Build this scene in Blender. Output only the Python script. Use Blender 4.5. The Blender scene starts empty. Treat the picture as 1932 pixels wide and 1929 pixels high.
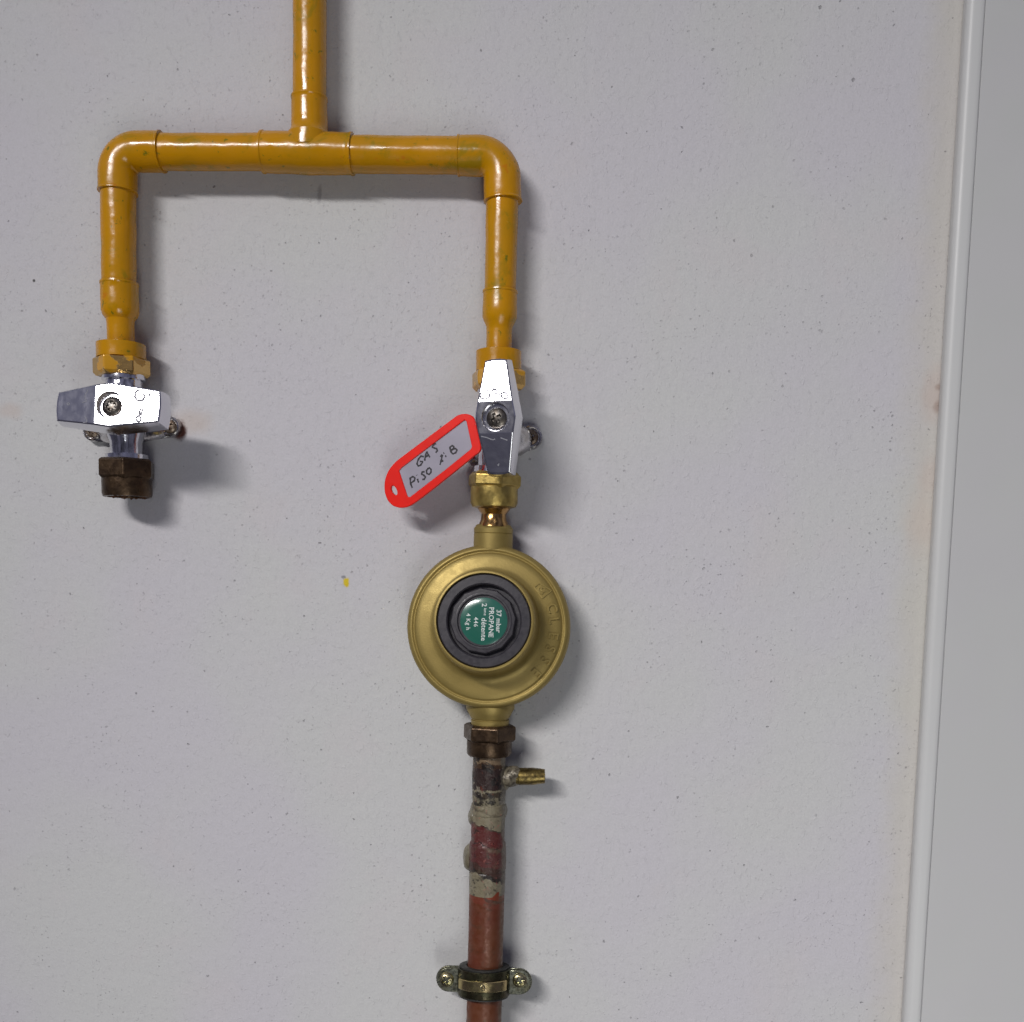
import bpy, bmesh, math, random
from mathutils import Vector, Matrix, noise
R = math.radians
random.seed(7)
sc = bpy.context.scene
col = sc.collection

# ------------------------------------------------------------------ camera
DIST = 560.0            # mm from the wall
FPX = 1930.0            # focal length on the 1932 px wide measuring grid
PY = 1290.0             # the photograph is a crop from the top of a taller frame: its optical axis lies below the middle
ROT = (Matrix.Rotation(R(3.4), 3, 'Z') @ Matrix.Rotation(R(90 - 6.0), 3, 'X')
       @ Matrix.Rotation(R(1.0), 3, 'Z'))
cd = bpy.data.cameras.new('camera')
cam = bpy.data.objects.new('camera', cd); col.objects.link(cam)
cam.matrix_world = Matrix.Translation((0, -DIST / 1000, 0)) @ ROT.to_4x4()
cd.sensor_width = 36; cd.lens = 36 * FPX / 1932
cd.shift_y = (PY - 964.5) / 1932
cd.clip_start = 0.01; cd.clip_end = 50
sc.camera = cam

# ------------------------------------------------------------------ room light
w = bpy.data.worlds.new('World'); sc.world = w; w.use_nodes = True
nt = w.node_tree; nt.nodes.clear()
def wn(t, **k):
    n = nt.nodes.new(t)
    for a, b in k.items(): setattr(n, a, b)
    return n
tc = wn('ShaderNodeTexCoord'); sp = wn('ShaderNodeSeparateXYZ'); nt.links.new(tc.outputs['Generated'], sp.inputs[0])
mr = wn('ShaderNodeMapRange'); mr.inputs[1].default_value = -1; mr.inputs[2].default_value = 1
nt.links.new(sp.outputs['Z'], mr.inputs[0])
rp = wn('ShaderNodeValToRGB'); e = rp.color_ramp.elements
e[0].position = 0.0; e[0].color = (0.085, 0.082, 0.112, 1)
e[1].position = 1.0; e[1].color = (0.40, 0.41, 0.54, 1)
x = e.new(0.46); x.color = (0.16, 0.157, 0.212, 1)
x = e.new(0.60); x.color = (0.22, 0.22, 0.325, 1)
nt.links.new(mr.outputs[0], rp.inputs[0])
nz = wn('ShaderNodeTexNoise'); nz.inputs['Scale'].default_value = 2.6; nz.inputs['Detail'].default_value = 3
nt.links.new(tc.outputs['Generated'], nz.inputs['Vector'])
m2 = wn('ShaderNodeMapRange'); m2.inputs[1].default_value = .35; m2.inputs[2].default_value = .65
m2.inputs[3].default_value = .35; m2.inputs[4].default_value = 1.65
nt.links.new(nz.outputs['Fac'], m2.inputs[0])
mx = wn('ShaderNodeMix', data_type='RGBA', blend_type='MULTIPLY'); mx.inputs[0].default_value = 1
nt.links.new(rp.outputs[0], mx.inputs[6]); nt.links.new(m2.outputs[0], mx.inputs[7])
bg = wn('ShaderNodeBackground'); bg.inputs[1].default_value = 0.42
nt.links.new(mx.outputs[2], bg.inputs[0])
wo = wn('ShaderNodeOutputWorld'); nt.links.new(bg.outputs[0], wo.inputs[0])

def area(name, loc, target, sx, sy, power, color, spread=None):
    l = bpy.data.lights.new(name, 'AREA'); l.shape = 'RECTANGLE'; l.size = sx; l.size_y = sy
    l.energy = power; l.color = color
    if spread: l.spread = R(spread)
    o = bpy.data.objects.new(name, l); col.objects.link(o)
    o.location = loc
    o.rotation_euler = (Vector(target) - Vector(loc)).to_track_quat('-Z', 'Y').to_euler()
    return o
# the ceiling tube that throws the sharp lower shadow edges, then two added low fills
area('ceiling_tube', (-0.92, -2.10, 1.14), (0.36, 0, -0.50), 1.05, 0.16, 6.8, (1.0, 0.97, 0.95), 60)
area('low_narrow_fill', (0.25, -1.5, -0.85), (0.1, 0, -0.1), 0.14, 0.8, 2.5, (0.93, 0.96, 1.0))  # unseen narrow lamp added for the panel edge highlight and the lower right
area('low_fill', (0.7, -2.4, -1.7), (0.1, 0, -0.1), 1.4, 1.4, 13.5, (1.0, 1.0, 0.91))  # broad fill added to brighten the lower wall
sc.view_settings.view_transform = 'Standard'; sc.view_settings.look = 'None'
sc.view_settings.exposure = -0.07; sc.view_settings.gamma = 1.0
sc.view_settings.use_curve_mapping = False

# ------------------------------------------------------------------ helpers
CAMP = Vector((0, -DIST, 0))
def ray(px, py, d):
    v = ROT @ Vector(((px - 966) / FPX, -(py - PY) / FPX, -1))
    t = (DIST - d) / v.y
    return CAMP + v * t, t
def P(px, py, d): return ray(px, py, d)[0]          # point (mm) standing d mm off the wall
def S(px, py, d): return ray(px, py, d)[1] / FPX    # mm per measuring pixel there

class MB:
    def __init__(s): s.bm = bmesh.new()
    def add(s, verts, faces):
        vs = [s.bm.verts.new(v) for v in verts]
        for f in faces:
            try: s.bm.faces.new([vs[i] for i in f])
            except ValueError: pass
        return vs
    def rings(s, rings, cap0=True, cap1=True, closed=True):
        n = len(rings[0]); verts = [v for r in rings for v in r]; faces = []
        for k in range(len(rings) - 1):
            for i in range(n if closed else n - 1):
                j = (i + 1) % n
                faces.append((k*n+i, k*n+j, (k+1)*n+j, (k+1)*n+i))
        if cap0: faces.append(tuple(range(n))[::-1])
        if cap1: faces.append(tuple((len(rings)-1)*n + i for i in range(n)))
        s.add(verts, faces)
    def lathe(s, o, ax, prof, n=64, phase=0.0, cap0=True, cap1=True, sides=None, wob=0.0, seed=0):
        """prof: (t, r) along ax from o. sides -> polygonal cross section (apothem kept near r)"""
        ax = ax.normalized(); a = ax.orthogonal().normalized()
        ref = Vector((1, 0, 0)); 
        if abs(ax.dot(ref)) < .9: a = (ref - ax * ref.dot(ax)).normalized()
        b = ax.cross(a)
        m = sides or n; rr = []
        for t, r in prof:
            ring = []
            for i in range(m):
                an = phase + 2*math.pi*i/m
                q = r
                if wob:
                    q += wob * noise.noise(Vector((math.cos(an)*r*.12 + seed, math.sin(an)*r*.12, t*.12)))
                ring.append(o + ax*t + a*(q*math.cos(an)) + b*(q*math.sin(an)))
            rr.append(ring)
        s.rings(rr, cap0, cap1)
    def tube(s, pts, rad, n=20, cap=True):
        """pts: world mm polyline, rad number or list"""
        k = len(pts); rr = []; up = None
        for i, p in enumerate(pts):
            t = (pts[min(i+1, k-1)] - pts[max(i-1, 0)]).normalized()
            if up is None: up = t.orthogonal().normalized()
            up = (up - t*up.dot(t)).normalized(); b = t.cross(up)
            r = rad[i] if isinstance(rad, (list, tuple)) else rad
            rr.append([p + up*(r*math.cos(2*math.pi*j/n)) + b*(r*math.sin(2*math.pi*j/n)) for j in range(n)])
        s.rings(rr, cap, cap)
    def build(s, name, mat, parent=None, base=None, smooth=True, angle=32, bevel=0, loc=None):
        bm = s.bm
        bmesh.ops.remove_doubles(bm, verts=bm.verts, dist=1e-4)
        bmesh.ops.recalc_face_normals(bm, faces=bm.faces)
        if base is None: base = parent['_b'] if parent is not None else (0, 0, 0)
        base = Vector(base)
        for v in bm.verts: v.co = (v.co - base) / 1000
        for f in bm.faces: f.smooth = smooth
        for ed in bm.edges:
            if len(ed.link_faces) == 2 and ed.calc_face_angle(0) > R(angle): ed.smooth = False
        me = bpy.data.meshes.new(name); bm.to_mesh(me); bm.free()
        me.materials.append(mat)
        o = bpy.data.objects.new(name, me); col.objects.link(o)
        if parent is not None: o.parent = parent
        else: o.location = base / 1000
        o['_b'] = tuple(base)
        if bevel:
            b = o.modifiers.new('bevel', 'BEVEL'); b.width = bevel/1000; b.segments = 2; b.limit_method = 'ANGLE'; b.angle_limit = R(40)
        return o
def thing(name, base, label, cat, group=None):
    o = bpy.data.objects.new(name, None); col.objects.link(o); o.empty_display_size = .01
    o.location = Vector(base) / 1000; o['_b'] = tuple(base)
    o['label'] = label; o['category'] = cat
    if group: o['group'] = group
    return o

def turn(mb, rows, d=15, n=56, sides=None, phase=0.0, wob=0.0, seed=0, cap0=True, cap1=True):
    """turned piece whose rows (px, py, radius px) run along one straight axis d mm off the wall"""
    p0 = P(rows[0][0], rows[0][1], d); p1 = P(rows[-1][0], rows[-1][1], d); ax = (p1 - p0).normalized()
    prof = []
    for x, y, r in rows:
        q = P(x, y, d); prof.append(((q - p0).dot(ax), r * S(x, y, d)))
    mb.lathe(p0, ax, prof, n=n, sides=sides, phase=phase, wob=wob, seed=seed, cap0=cap0, cap1=cap1)
    return p0, ax

# ------------------------------------------------------------------ materials
def newmat(name):
    m = bpy.data.materials.new(name); m.use_nodes = True
    t = m.node_tree; b = t.nodes['Principled BSDF']
    return m, t, b
def N(t, kind, **k):
    n = t.nodes.new(kind)
    for a, b in k.items():
        if isinstance(a, str) and hasattr(n, a): setattr(n, a, b)
    return n
def c4(c): return (c[0], c[1], c[2], 1)
def tex_noise(t, scale, detail=4, rough=.55, vec=None, dist=0):
    n = N(t, 'ShaderNodeTexNoise'); n.inputs['Scale'].default_value = scale; n.inputs['Detail'].default_value = detail
    n.inputs['Roughness'].default_value = rough; n.inputs['Distortion'].default_value = dist
    if vec is not None: t.links.new(vec, n.inputs['Vector'])
    return n.outputs['Fac']
def ramp(t, fac, stops, interp='LINEAR'):
    r = N(t, 'ShaderNodeValToRGB'); r.color_ramp.interpolation = interp
    el = r.color_ramp.elements
    while len(el) > 1: el.remove(el[-1])
    el[0].position = stops[0][0]; el[0].color = c4(stops[0][1])
    for p, c in stops[1:]:
        q = el.new(p); q.color = c4(c)
    t.links.new(fac, r.inputs[0]); return r.outputs[0]
def vramp(t, fac, a, b, lo=0.0, hi=1.0, smooth=True):
    r = N(t, 'ShaderNodeMapRange'); r.interpolation_type = 'SMOOTHSTEP' if smooth else 'LINEAR'
    r.inputs[1].default_value = a; r.inputs[2].default_value = b; r.inputs[3].default_value = lo; r.inputs[4].default_value = hi
    t.links.new(fac, r.inputs[0]); return r.outputs[0]
def mix(t, fac, a, b, blend='MIX'):
    m = N(t, 'ShaderNodeMix'); m.data_type = 'RGBA'; m.blend_type = blend
    for sock, v in ((m.inputs[0], fac), (m.inputs[6], a), (m.inputs[7], b)):
        if isinstance(v, (int, float)): sock.default_value = v
        elif isinstance(v, tuple): sock.default_value = c4(v)
        else: t.links.new(v, sock)
    return m.outputs[2]
def math_(t, op, a, b=0.0, c=0.0):
    m = N(t, 'ShaderNodeMath'); m.operation = op
    for i, v in enumerate((a, b, c)):
        if isinstance(v, (int, float)): m.inputs[i].default_value = v
        else: t.links.new(v, m.inputs[i])
    return m.outputs[0]
def coords(t):
    c = N(t, 'ShaderNodeTexCoord'); return c.outputs['Object']
def bump(t, b, h, strength, dist_mm, prev=None):
    n = N(t, 'ShaderNodeBump'); n.inputs['Strength'].default_value = strength; n.inputs['Distance'].default_value = dist_mm/1000
    t.links.new(h, n.inputs['Height'])
    if prev is not None: t.links.new(prev, n.inputs['Normal'])
    t.links.new(n.outputs[0], b.inputs['Normal']); return n.outputs[0]

def generic(name, color, metal=0.0, rough=0.5, var=0.0, var_color=None, vscale=120, rvar=0.0, bmp=0.0, bscale=600, coat=0.0):
    m, t, b = newmat(name)
    v = coords(t); b.inputs['Metallic'].default_value = metal; b.inputs['Roughness'].default_value = rough
    n1 = tex_noise(t, vscale, 5, .6, v)
    if var_color is None: var_color = tuple(q * .6 for q in color)
    f = vramp(t, n1, .45 - .1, .45 + .22, 0, var)
    t.links.new(mix(t, f, tuple(color), tuple(var_color)), b.inputs['Base Color'])
    if rvar:
        t.links.new(vramp(t, tex_noise(t, vscale*2.3, 4, .6, v), .3, .7, rough - rvar, rough + rvar), b.inputs['Roughness'])
    if bmp: bump(t, b, tex_noise(t, bscale, 3, .5, v), .6, bmp)
    if coat: b.inputs['Coat Weight'].default_value = coat; b.inputs['Coat Roughness'].default_value = .08
    return m

def wall_material():
    m, t, b = newmat('painted_plaster'); v = coords(t)
    sep = N(t, 'ShaderNodeSeparateXYZ'); t.links.new(v, sep.inputs[0])
    base = mix(t, vramp(t, tex_noise(t, 7, 3, .5, v), .38, .62), (.545, .53, .565), (.55, .555, .548))
    base = mix(t, vramp(t, tex_noise(t, 16, 4, .6, v, .4), .52, .72, 0, .45), base, (.57, .535, .545))
    base = mix(t, vramp(t, tex_noise(t, 300, 4, .7, v), .35, .7, 0, .22), base, (.47, .465, .48))
    base = mix(t, vramp(t, tex_noise(t, 900, 2, .6, v), .3, .7, 0, .30), base, (.44, .435, .45))
    # old cream paint line that runs down beside the panel
    edge = P(1766, 800, 0).x / 1000
    xx = math_(t, 'ADD', sep.outputs['X'], math_(t, 'MULTIPLY', math_(t, 'SUBTRACT', tex_noise(t, 28, 5, .65, v), .5), .022))
    band = vramp(t, xx, edge - .024, edge - .002, 0, .5)
    base = mix(t, band, base, (.515, .485, .405))
    # specks: pits holding dirt, of two sizes, in clusters
    clus = vramp(t, tex_noise(t, 20, 4, .65, v), .42, .64)
    def specks(scale, rad, keep, seed):
        mp = N(t, 'ShaderNodeMapping'); mp.inputs['Location'].default_value = (seed, seed*1.7, seed*.3)
        t.links.new(v, mp.inputs['Vector'])
        wv = N(t, 'ShaderNodeTexNoise'); wv.inputs['Scale'].default_value = scale*3.1; t.links.new(mp.outputs[0], wv.inputs['Vector'])
        ad = N(t, 'ShaderNodeVectorMath'); ad.operation = 'MULTIPLY_ADD'
        t.links.new(wv.outputs['Color'], ad.inputs[0]); ad.inputs[1].default_value = (.30/scale,)*3
        t.links.new(mp.outputs[0], ad.inputs[2])
        vo = N(t, 'ShaderNodeTexVoronoi'); vo.inputs['Scale'].default_value = scale; vo.voronoi_dimensions = '2D'
        # the wall lies in XZ: swap for the 2D lookup
        s2 = N(t, 'ShaderNodeSeparateXYZ'); t.links.new(ad.outputs[0], s2.inputs[0])
        cb = N(t, 'ShaderNodeCombineXYZ'); t.links.new(s2.outputs['X'], cb.inputs[0]); t.links.new(s2.outputs['Z'], cb.inputs[1])
        t.links.new(cb.outputs[0], vo.inputs['Vector'])
        sc_ = N(t, 'ShaderNodeSeparateColor'); t.links.new(vo.outputs['Color'], sc_.inputs[0])
        on = math_(t, 'GREATER_THAN', sc_.outputs[0], 1 - keep)
        r_ = math_(t, 'MULTIPLY', sc_.outputs[1], rad)
        dd = math_(t, 'DIVIDE', vo.outputs['Distance'], math_(t, 'ADD', r_, rad*.35))
        k = vramp(t, dd, .45, 1.0, 1, 0)
        return math_(t, 'MULTIPLY', k, math_(t, 'MULTIPLY', on, math_(t, 'ADD', math_(t, 'MULTIPLY', sc_.outputs[2], .7), .3)))
    s1 = math_(t, 'MULTIPLY', specks(230, .13, .20, 1.3), clus)
    s2 = specks(105, .062, .15, 4.1)
    s3 = math_(t, 'MULTIPLY', specks(430, .20, .13, 7.7), clus)
    pits = math_(t, 'MAXIMUM', math_(t, 'MULTIPLY', s1, .75), math_(t, 'MAXIMUM', s2, math_(t, 'MULTIPLY', s3, .55)))
    base = mix(t, math_(t, 'MULTIPLY', pits, .62), base, (.16, .155, .165))
    def blot(px, py, rx, rz, colr, amt, soft=.45, nscale=260, wob=.5):
        p = P(px, py, 0) / 1000
        dx = math_(t, 'DIVIDE', math_(t, 'SUBTRACT', sep.outputs['X'], p.x), rx/1000)
        dz = math_(t, 'DIVIDE', math_(t, 'SUBTRACT', sep.outputs['Z'], p.z), rz/1000)
        r_ = math_(t, 'SQRT', math_(t, 'ADD', math_(t, 'MULTIPLY', dx, dx), math_(t, 'MULTIPLY', dz, dz)))
        r_ = math_(t, 'ADD', r_, math_(t, 'MULTIPLY', math_(t, 'SUBTRACT', tex_noise(t, nscale, 4, .6, v), .5), wob*2))
        return vramp(t, r_, 1 - soft, 1 + soft, amt, 0), colr
    for a in (blot(362, 797, 10, 6, (.50, .40, .32), .4, .7, 90), blot(338, 812, 4.0, 5.0, (.10, .035, .025), 1, .35),
              blot(1772, 731, 2.2, 1.6, (.24, .18, .15), .8, .6), blot(1769, 768, 2.0, 3.0, (.25, .18, .15), .75, .6),
              blot(1764, 745, 6, 12, (.50, .40, .35), .5, .7, 120),
              blot(1755, 900, 6, 10, (.52, .42, .37), .4, .7, 120),
              blot(1740, 985, 8, 14, (.56, .46, .39), .4, .7, 120),
              blot(653, 1099, 1.7, 2.5, (.62, .47, .015), 1, .3, 500, .6), blot(648, 1089, 1.3, .8, (.2, .2, .22), .8, .4, 500, .4),
              blot(64, 530, .8, .8, (.07, .07, .07), 1, .3, 500, .4), blot(603, 366, 1.2, 4, (.3, .29, .3), .7, .5, 500, .9),
              blot(20, 775, 7, 4, (.52, .44, .40), .5, .6, 120)):
        base = mix(t, a[0], base, a[1])
    t.links.new(base, b.inputs['Base Color'])
    b.inputs['Roughness'].default_value = .62
    b.inputs['Specular IOR Level'].default_value = .35
    # brushed relief and pits
    mp = N(t, 'ShaderNodeMapping'); mp.inputs['Scale'].default_value = (1.0, 1, .85); t.links.new(v, mp.inputs['Vector'])
    h1 = tex_noise(t, 170, 5, .62, mp.outputs[0])
    h2 = tex_noise(t, 1100, 2, .5, v)
    h3 = tex_noise(t, 18, 3, .5, v)
    h4 = vramp(t, tex_noise(t, 330, 4, .6, mp.outputs[0], .8), .56, .70)
    h = math_(t, 'ADD', math_(t, 'MULTIPLY', h1, .75), math_(t, 'MULTIPLY', h2, .18))
    h = math_(t, 'ADD', h, math_(t, 'MULTIPLY', h3, 1.6))
    h = math_(t, 'ADD', h, math_(t, 'MULTIPLY', h4, .20))
    h = math_(t, 'SUBTRACT', h, math_(t, 'MULTIPLY', pits, .8))
    bump(t, b, h, .8, .7)
    return m

def yellow_material():
    m, t, b = newmat('yellow_gloss_paint'); v = coords(t)
    base = mix(t, vramp(t, tex_noise(t, 38, 4, .6, v), .35, .7), (.53, .240, .0005), (.46, .222, .001))
    base = mix(t, vramp(t, tex_noise(t, 75, 4, .65, v, .5), .55, .70, 0, .6), base, (.22, .175, .004))
    base = mix(t, vramp(t, tex_noise(t, 210, 4, .7, v, .3), .625, .69, 0, .8), base, (.10, .13, .006))
    base = mix(t, vramp(t, tex_noise(t, 130, 3, .6, v, .2), .66, .74, 0, .5), base, (.50, .13, .004))
    t.links.new(base, b.inputs['Base Color'])
    t.links.new(vramp(t, tex_noise(t, 90, 4, .6, v), .3, .7, .15, .28), b.inputs['Roughness'])
    b.inputs['IOR'].default_value = 1.5
    h = math_(t, 'ADD', tex_noise(t, 110, 2, .5, v), math_(t, 'MULTIPLY', tex_noise(t, 480, 2, .5, v), .16))
    bump(t, b, h, .5, .55)
    return m

def banded(name, stops, amp_mm, nscale, metal=.3, rough=.45, bmp=.5, side=None, blot=None, slope=0.0):
    """patches of worn paint that follow one another down the pipe: stops = (z mm, colour) from low z to high z"""
    m, t, b = newmat(name); v = coords(t)
    sep = N(t, 'ShaderNodeSeparateXYZ'); t.links.new(v, sep.inputs[0])
    z0, z1 = stops[0][0], stops[-1][0] + 1e-3
    f = math_(t, 'MULTIPLY', sep.outputs['Z'], 1000)
    f = math_(t, 'ADD', f, math_(t, 'MULTIPLY', math_(t, 'SUBTRACT', tex_noise(t, nscale, 5, .6, v), .5), amp_mm*2))
    f = math_(t, 'ADD', f, math_(t, 'MULTIPLY', sep.outputs['X'], 1000*slope))
    f = math_(t, 'ADD', f, math_(t, 'MULTIPLY', math_(t, 'SUBTRACT', tex_noise(t, 75, 2, .5, v), .5), amp_mm*2.5))
    f = vramp(t, f, z0, z1, 0, 1, False)
    c = ramp(t, f, [((z - z0)/(z1 - z0), cc) for z, cc in stops], 'CONSTANT')
    if blot:
        for sc_, lo, hi, cc, am in blot:
            c = mix(t, vramp(t, tex_noise(t, sc_, 5, .65, v, .4), lo, hi, 0, am), c, cc)
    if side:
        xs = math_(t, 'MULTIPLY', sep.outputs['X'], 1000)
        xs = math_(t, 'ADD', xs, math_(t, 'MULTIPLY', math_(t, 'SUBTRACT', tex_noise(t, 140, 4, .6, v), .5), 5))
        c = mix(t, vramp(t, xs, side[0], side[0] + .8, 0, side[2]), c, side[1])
    t.links.new(c, b.inputs['Base Color'])
    b.inputs['Metallic'].default_value = metal
    t.links.new(vramp(t, tex_noise(t, 300, 4, .6, v), .3, .7, rough - .15, rough + .15), b.inputs['Roughness'])
    bump(t, b, math_(t, 'ADD', tex_noise(t, 420, 4, .6, v), tex_noise(t, 130, 3, .6, v)), .6, bmp)
    return m

M = {}
M['wall'] = wall_material()
M['yellow'] = yellow_material()
def nut_mat():
    m, t, b = newmat('brass_under_worn_yellow_paint'); v = coords(t)
    f = vramp(t, tex_noise(t, 95, 4, .6, v, .3), .50, .56)
    t.links.new(mix(t, f, (.62, .40, .14), (.55, .27, .008)), b.inputs['Base Color'])
    t.links.new(math_(t, 'SUBTRACT', 1, f), b.inputs['Metallic'])
    b.inputs['Roughness'].default_value = .24
    bump(t, b, tex_noise(t, 260, 3, .5, v), .4, .25)
    return m
M['nut'] = nut_mat()
M['brass'] = generic('satin_brass', (.47, .35, .11), .85, .38, .5, (.24, .15, .035), 160, .1, .12, 900)
M['bright_brass'] = generic('bright_brass', (.50, .30, .12), 1, .2, .6, (.25, .13, .04), 260, .06, .1, 500)
M['old_brass'] = generic('tarnished_brass', (.085, .052, .028), .7, .36, .8, (.038, .022, .013), 190, .1, .25, 700)
M['dirty_brass'] = generic('dirty_brass', (.26, .19, .06), .8, .34, .9, (.07, .05, .02), 260, .1, .2, 500)
M['bright_brass_rib'] = generic('brassy_zinc', (.52, .44, .20), 1, .24, .4, (.50, .32, .22), 140, .06, .05, 400)
M['strap'] = generic('zinc_strap_dark_reflection', (.075, .075, .042), .9, .3, .7, (.05, .035, .02), 180, .1, .1, 500)  # zinc; the dark surroundings it mirrors are put into its colour
M['reg'] = generic('matt_gold_lacquer', (.315, .235, .072), .55, .47, .35, (.265, .195, .058), 60, .05, .10, 1500)
M['chrome'] = generic('chrome', (.74, .74, .78), 1, .13, .5, (.50, .50, .56), 150, .07, .09, 300)
M['lever_chrome'] = generic('lever_chrome', (.74, .74, .78), 1, .18, .2, (.60, .60, .66), 110, .03, .09, 300)
M['chrome_dull'] = generic('dull_chrome', (.62, .61, .62), 1, .2, .7, (.35, .32, .30), 190, .1, .25, 330)
M['mark'] = generic('engraved_mark', (.24, .24, .27), 0, .8)
M['steel'] = generic('steel', (.15, .14, .13), 1, .40, .7, (.10, .08, .06), 380, .08, .1, 700)
M['rusty_steel'] = generic('rusty_steel', (.27, .22, .17), .7, .45, .8, (.09, .045, .025), 420, .1, .2, 700)
M['dark'] = generic('dark_hollow', (.018, .014, .010), 0, .7)
M['rust'] = generic('rust_flakes', (.13, .055, .022), 0, .85, .9, (.05, .02, .01), 500, 0, .6, 600)
M['rubber'] = generic('black_rubber', (.018, .018, .016), 0, .5, .5, (.03, .028, .024), 200, .1, .1, 800)
M['plastic'] = generic('black_plastic', (.026, .024, .030), 0, .42, .6, (.045, .04, .048), 170, .08, .12, 500)
M['zinc'] = generic('yellow_zinc', (.50, .48, .27), 1, .25, .4, (.38, .25, .18), 120, .08, .05, 500)
M['zinc_dark'] = generic('dull_zinc', (.30, .31, .24), 1, .3, .8, (.16, .15, .09), 240, .08, .1, 500)
M['solder'] = generic('solder', (.20, .175, .125), .3, .4, 1, (.05, .04, .028), 420, .1, .7, 480)
M['seal'] = generic('dried_sealant', (.19, .17, .12), 0, .32, .9, (.10, .085, .055), 170, .08, .6, 260)
M['white_ink'] = generic('white_ink', (.62, .66, .64), 0, .5)
M['pen'] = generic('pen_ink', (.012, .010, .016), 0, .5)
M['green'] = generic('green_sticker', (.018, .115, .082), 0, .22, .3, (.03, .13, .10), 90, .03, .04, 200, .5)
def red_plastic():
    m, t, b = newmat('red_plastic'); v = coords(t)
    t.links.new(mix(t, vramp(t, tex_noise(t, 60, 3, .5, v), .3, .7), (.86, .012, .003), (.78, .010, .003)), b.inputs['Base Color'])
    b.inputs['Roughness'].default_value = .28
    b.inputs['Subsurface Weight'].default_value = .25; b.inputs['Subsurface Radius'].default_value = (.004, .0006, .0003); b.inputs['Subsurface Scale'].default_value = .5
    bump(t, b, tex_noise(t, 150, 2, .5, v), .3, .2)
    return m
M['red'] = red_plastic()
M['paper'] = generic('paper_insert', (.34, .32, .385), 0, .38, .5, (.26, .245, .30), 40, .08, .1, 90)
M['white_panel'] = generic('white_enamel', (.535, .54, .535), 0, .42, .3, (.53, .54, .54), 12, .04, .05, 60)
M['grey_panel'] = generic('grey_enamel', (.485, .485, .49), 0, .5, .6, (.48, .49, .48), 16, .06, .05, 900)

# ------------------------------------------------------------------ the wall
mb = MB()
W0, W1, H0, H1 = -900, 214, -700, 700
x_end = P(1790, 700, 0).x
nx, nz_ = 40, 40
W1 = x_end + 30
mb.add([Vector((W0, 0, H0)), Vector((W1, 0, H0)), Vector((W1, 0, H1)), Vector((W0, 0, H1)),
        Vector((W0, 90, H0)), Vector((W1, 90, H0)), Vector((W1, 90, H1)), Vector((W0, 90, H1))],
       [(0, 1, 2, 3), (4, 7, 6, 5), (0, 4, 5, 1), (3, 2, 6, 7), (0, 3, 7, 4), (1, 5, 6, 2)])
wall = mb.build('wall', M['wall'], smooth=False)
wall['kind'] = 'structure'; wall['label'] = 'pale lavender-grey painted plaster wall with small dark pits'

# ------------------------------------------------------------------ panel at the right: side, rounded bead, flat face
def xat(px, d): return P(px, 800, d).x
xb = P(1768, 800, 0).x
pan = thing('edge_panel', (xb + 60, 0, 0), 'smooth pale panel with a rounded white vertical edge along the right side of the wall', 'panel')
prof = [(0, -0.5), (0, -3.5)]
for k in range(9):
    a = math.pi/2 * k/8
    prof.append((3.6 - 3.6*math.cos(a), -3.5 - 3.6*math.sin(a)))
prof += [(6.0, -7.25), (7.6, -7.2), (8.4, -6.8), (8.6, -6.2)]
mb = MB(); rings = []
for z in (H0, H1):
    rings.append([Vector((xb + a, b, z)) for a, b in prof] + [Vector((xb + 8.6, -.5, z))])
mb.rings(rings, True, True)
mb.build('edge_bead', M['white_panel'], pan, angle=50)
mb = MB()
pr = [(8.62, -.5), (8.62, -5.6), (9.2, -6.1), (500, -6.1), (500, -.5)]
mb.rings([[Vector((xb + a, b, z)) for a, b in pr] for z in (H0, H1)])
mb.build('face', M['grey_panel'], pan, smooth=False)
pan.rotation_euler.y = R(.1)

# ------------------------------------------------------------------ yellow pipework
D = 15
pipe = thing('gas_pipe', P(583, 290, D), 'glossy yellow painted gas pipe, one riser branching at a tee into two downward legs', 'pipe')
def ypart(name, rows, d=D, wob=.2, seed=0, mat='yellow', **k):
    m = MB(); turn(m, densify(rows), d, wob=wob, seed=seed, **k); return m.build(name, M[mat], pipe)
def densify(rows, step=9):
    out = [rows[0]]
    for a, b in zip(rows, rows[1:]):
        L = math.hypot(b[0]-a[0], b[1]-a[1]); k = max(1, int(L/step))
        for i in range(1, k+1):
            f = i/k; out.append(tuple(a[j] + (b[j]-a[j])*f for j in range(3)))
    return out
ypart('pipe', [(585, -420, 31.4), (584.3, 190, 31.4)], seed=1)
ypart('pipe', [(304, 287.3, 32.6), (500, 287.6, 32.6)], seed=2)
ypart('pipe', [(662, 291.4, 33.0), (868, 293.6, 33.0)], seed=3)
ypart('pipe', [(222.8, 362, 32.3), (225, 541, 31.4)], seed=4)
ypart('pipe', [(947.6, 378, 31.0), (943.8, 556, 29.6)], seed=5)
# tee
mb = MB()
turn(mb, densify([(583.9, 184, 30), (583.9, 184.6, 34.2), (583.9, 188, 34.4), (583.9, 190, 33.2), (583.8, 215, 33.6), (583.6, 244, 34), (583.5, 250, 36), (583.4, 256, 40), (583.4, 284, 40)], 6), D, wob=.35, seed=6)
turn(mb, densify([(494.6, 287, 31), (494.9, 287, 37.6), (498.5, 287, 37.8), (500.5, 287.2, 36.4), (540, 288.2, 36.6), (583, 289, 38), (640, 290.6, 36.6), (660, 291, 36.4), (662, 291.1, 37.6), (666.2, 291.2, 37.6), (666.6, 291.3, 31)], 6), D, wob=.22, seed=7)
mb.build('tee_fitting', M['yellow'], pipe)
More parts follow.
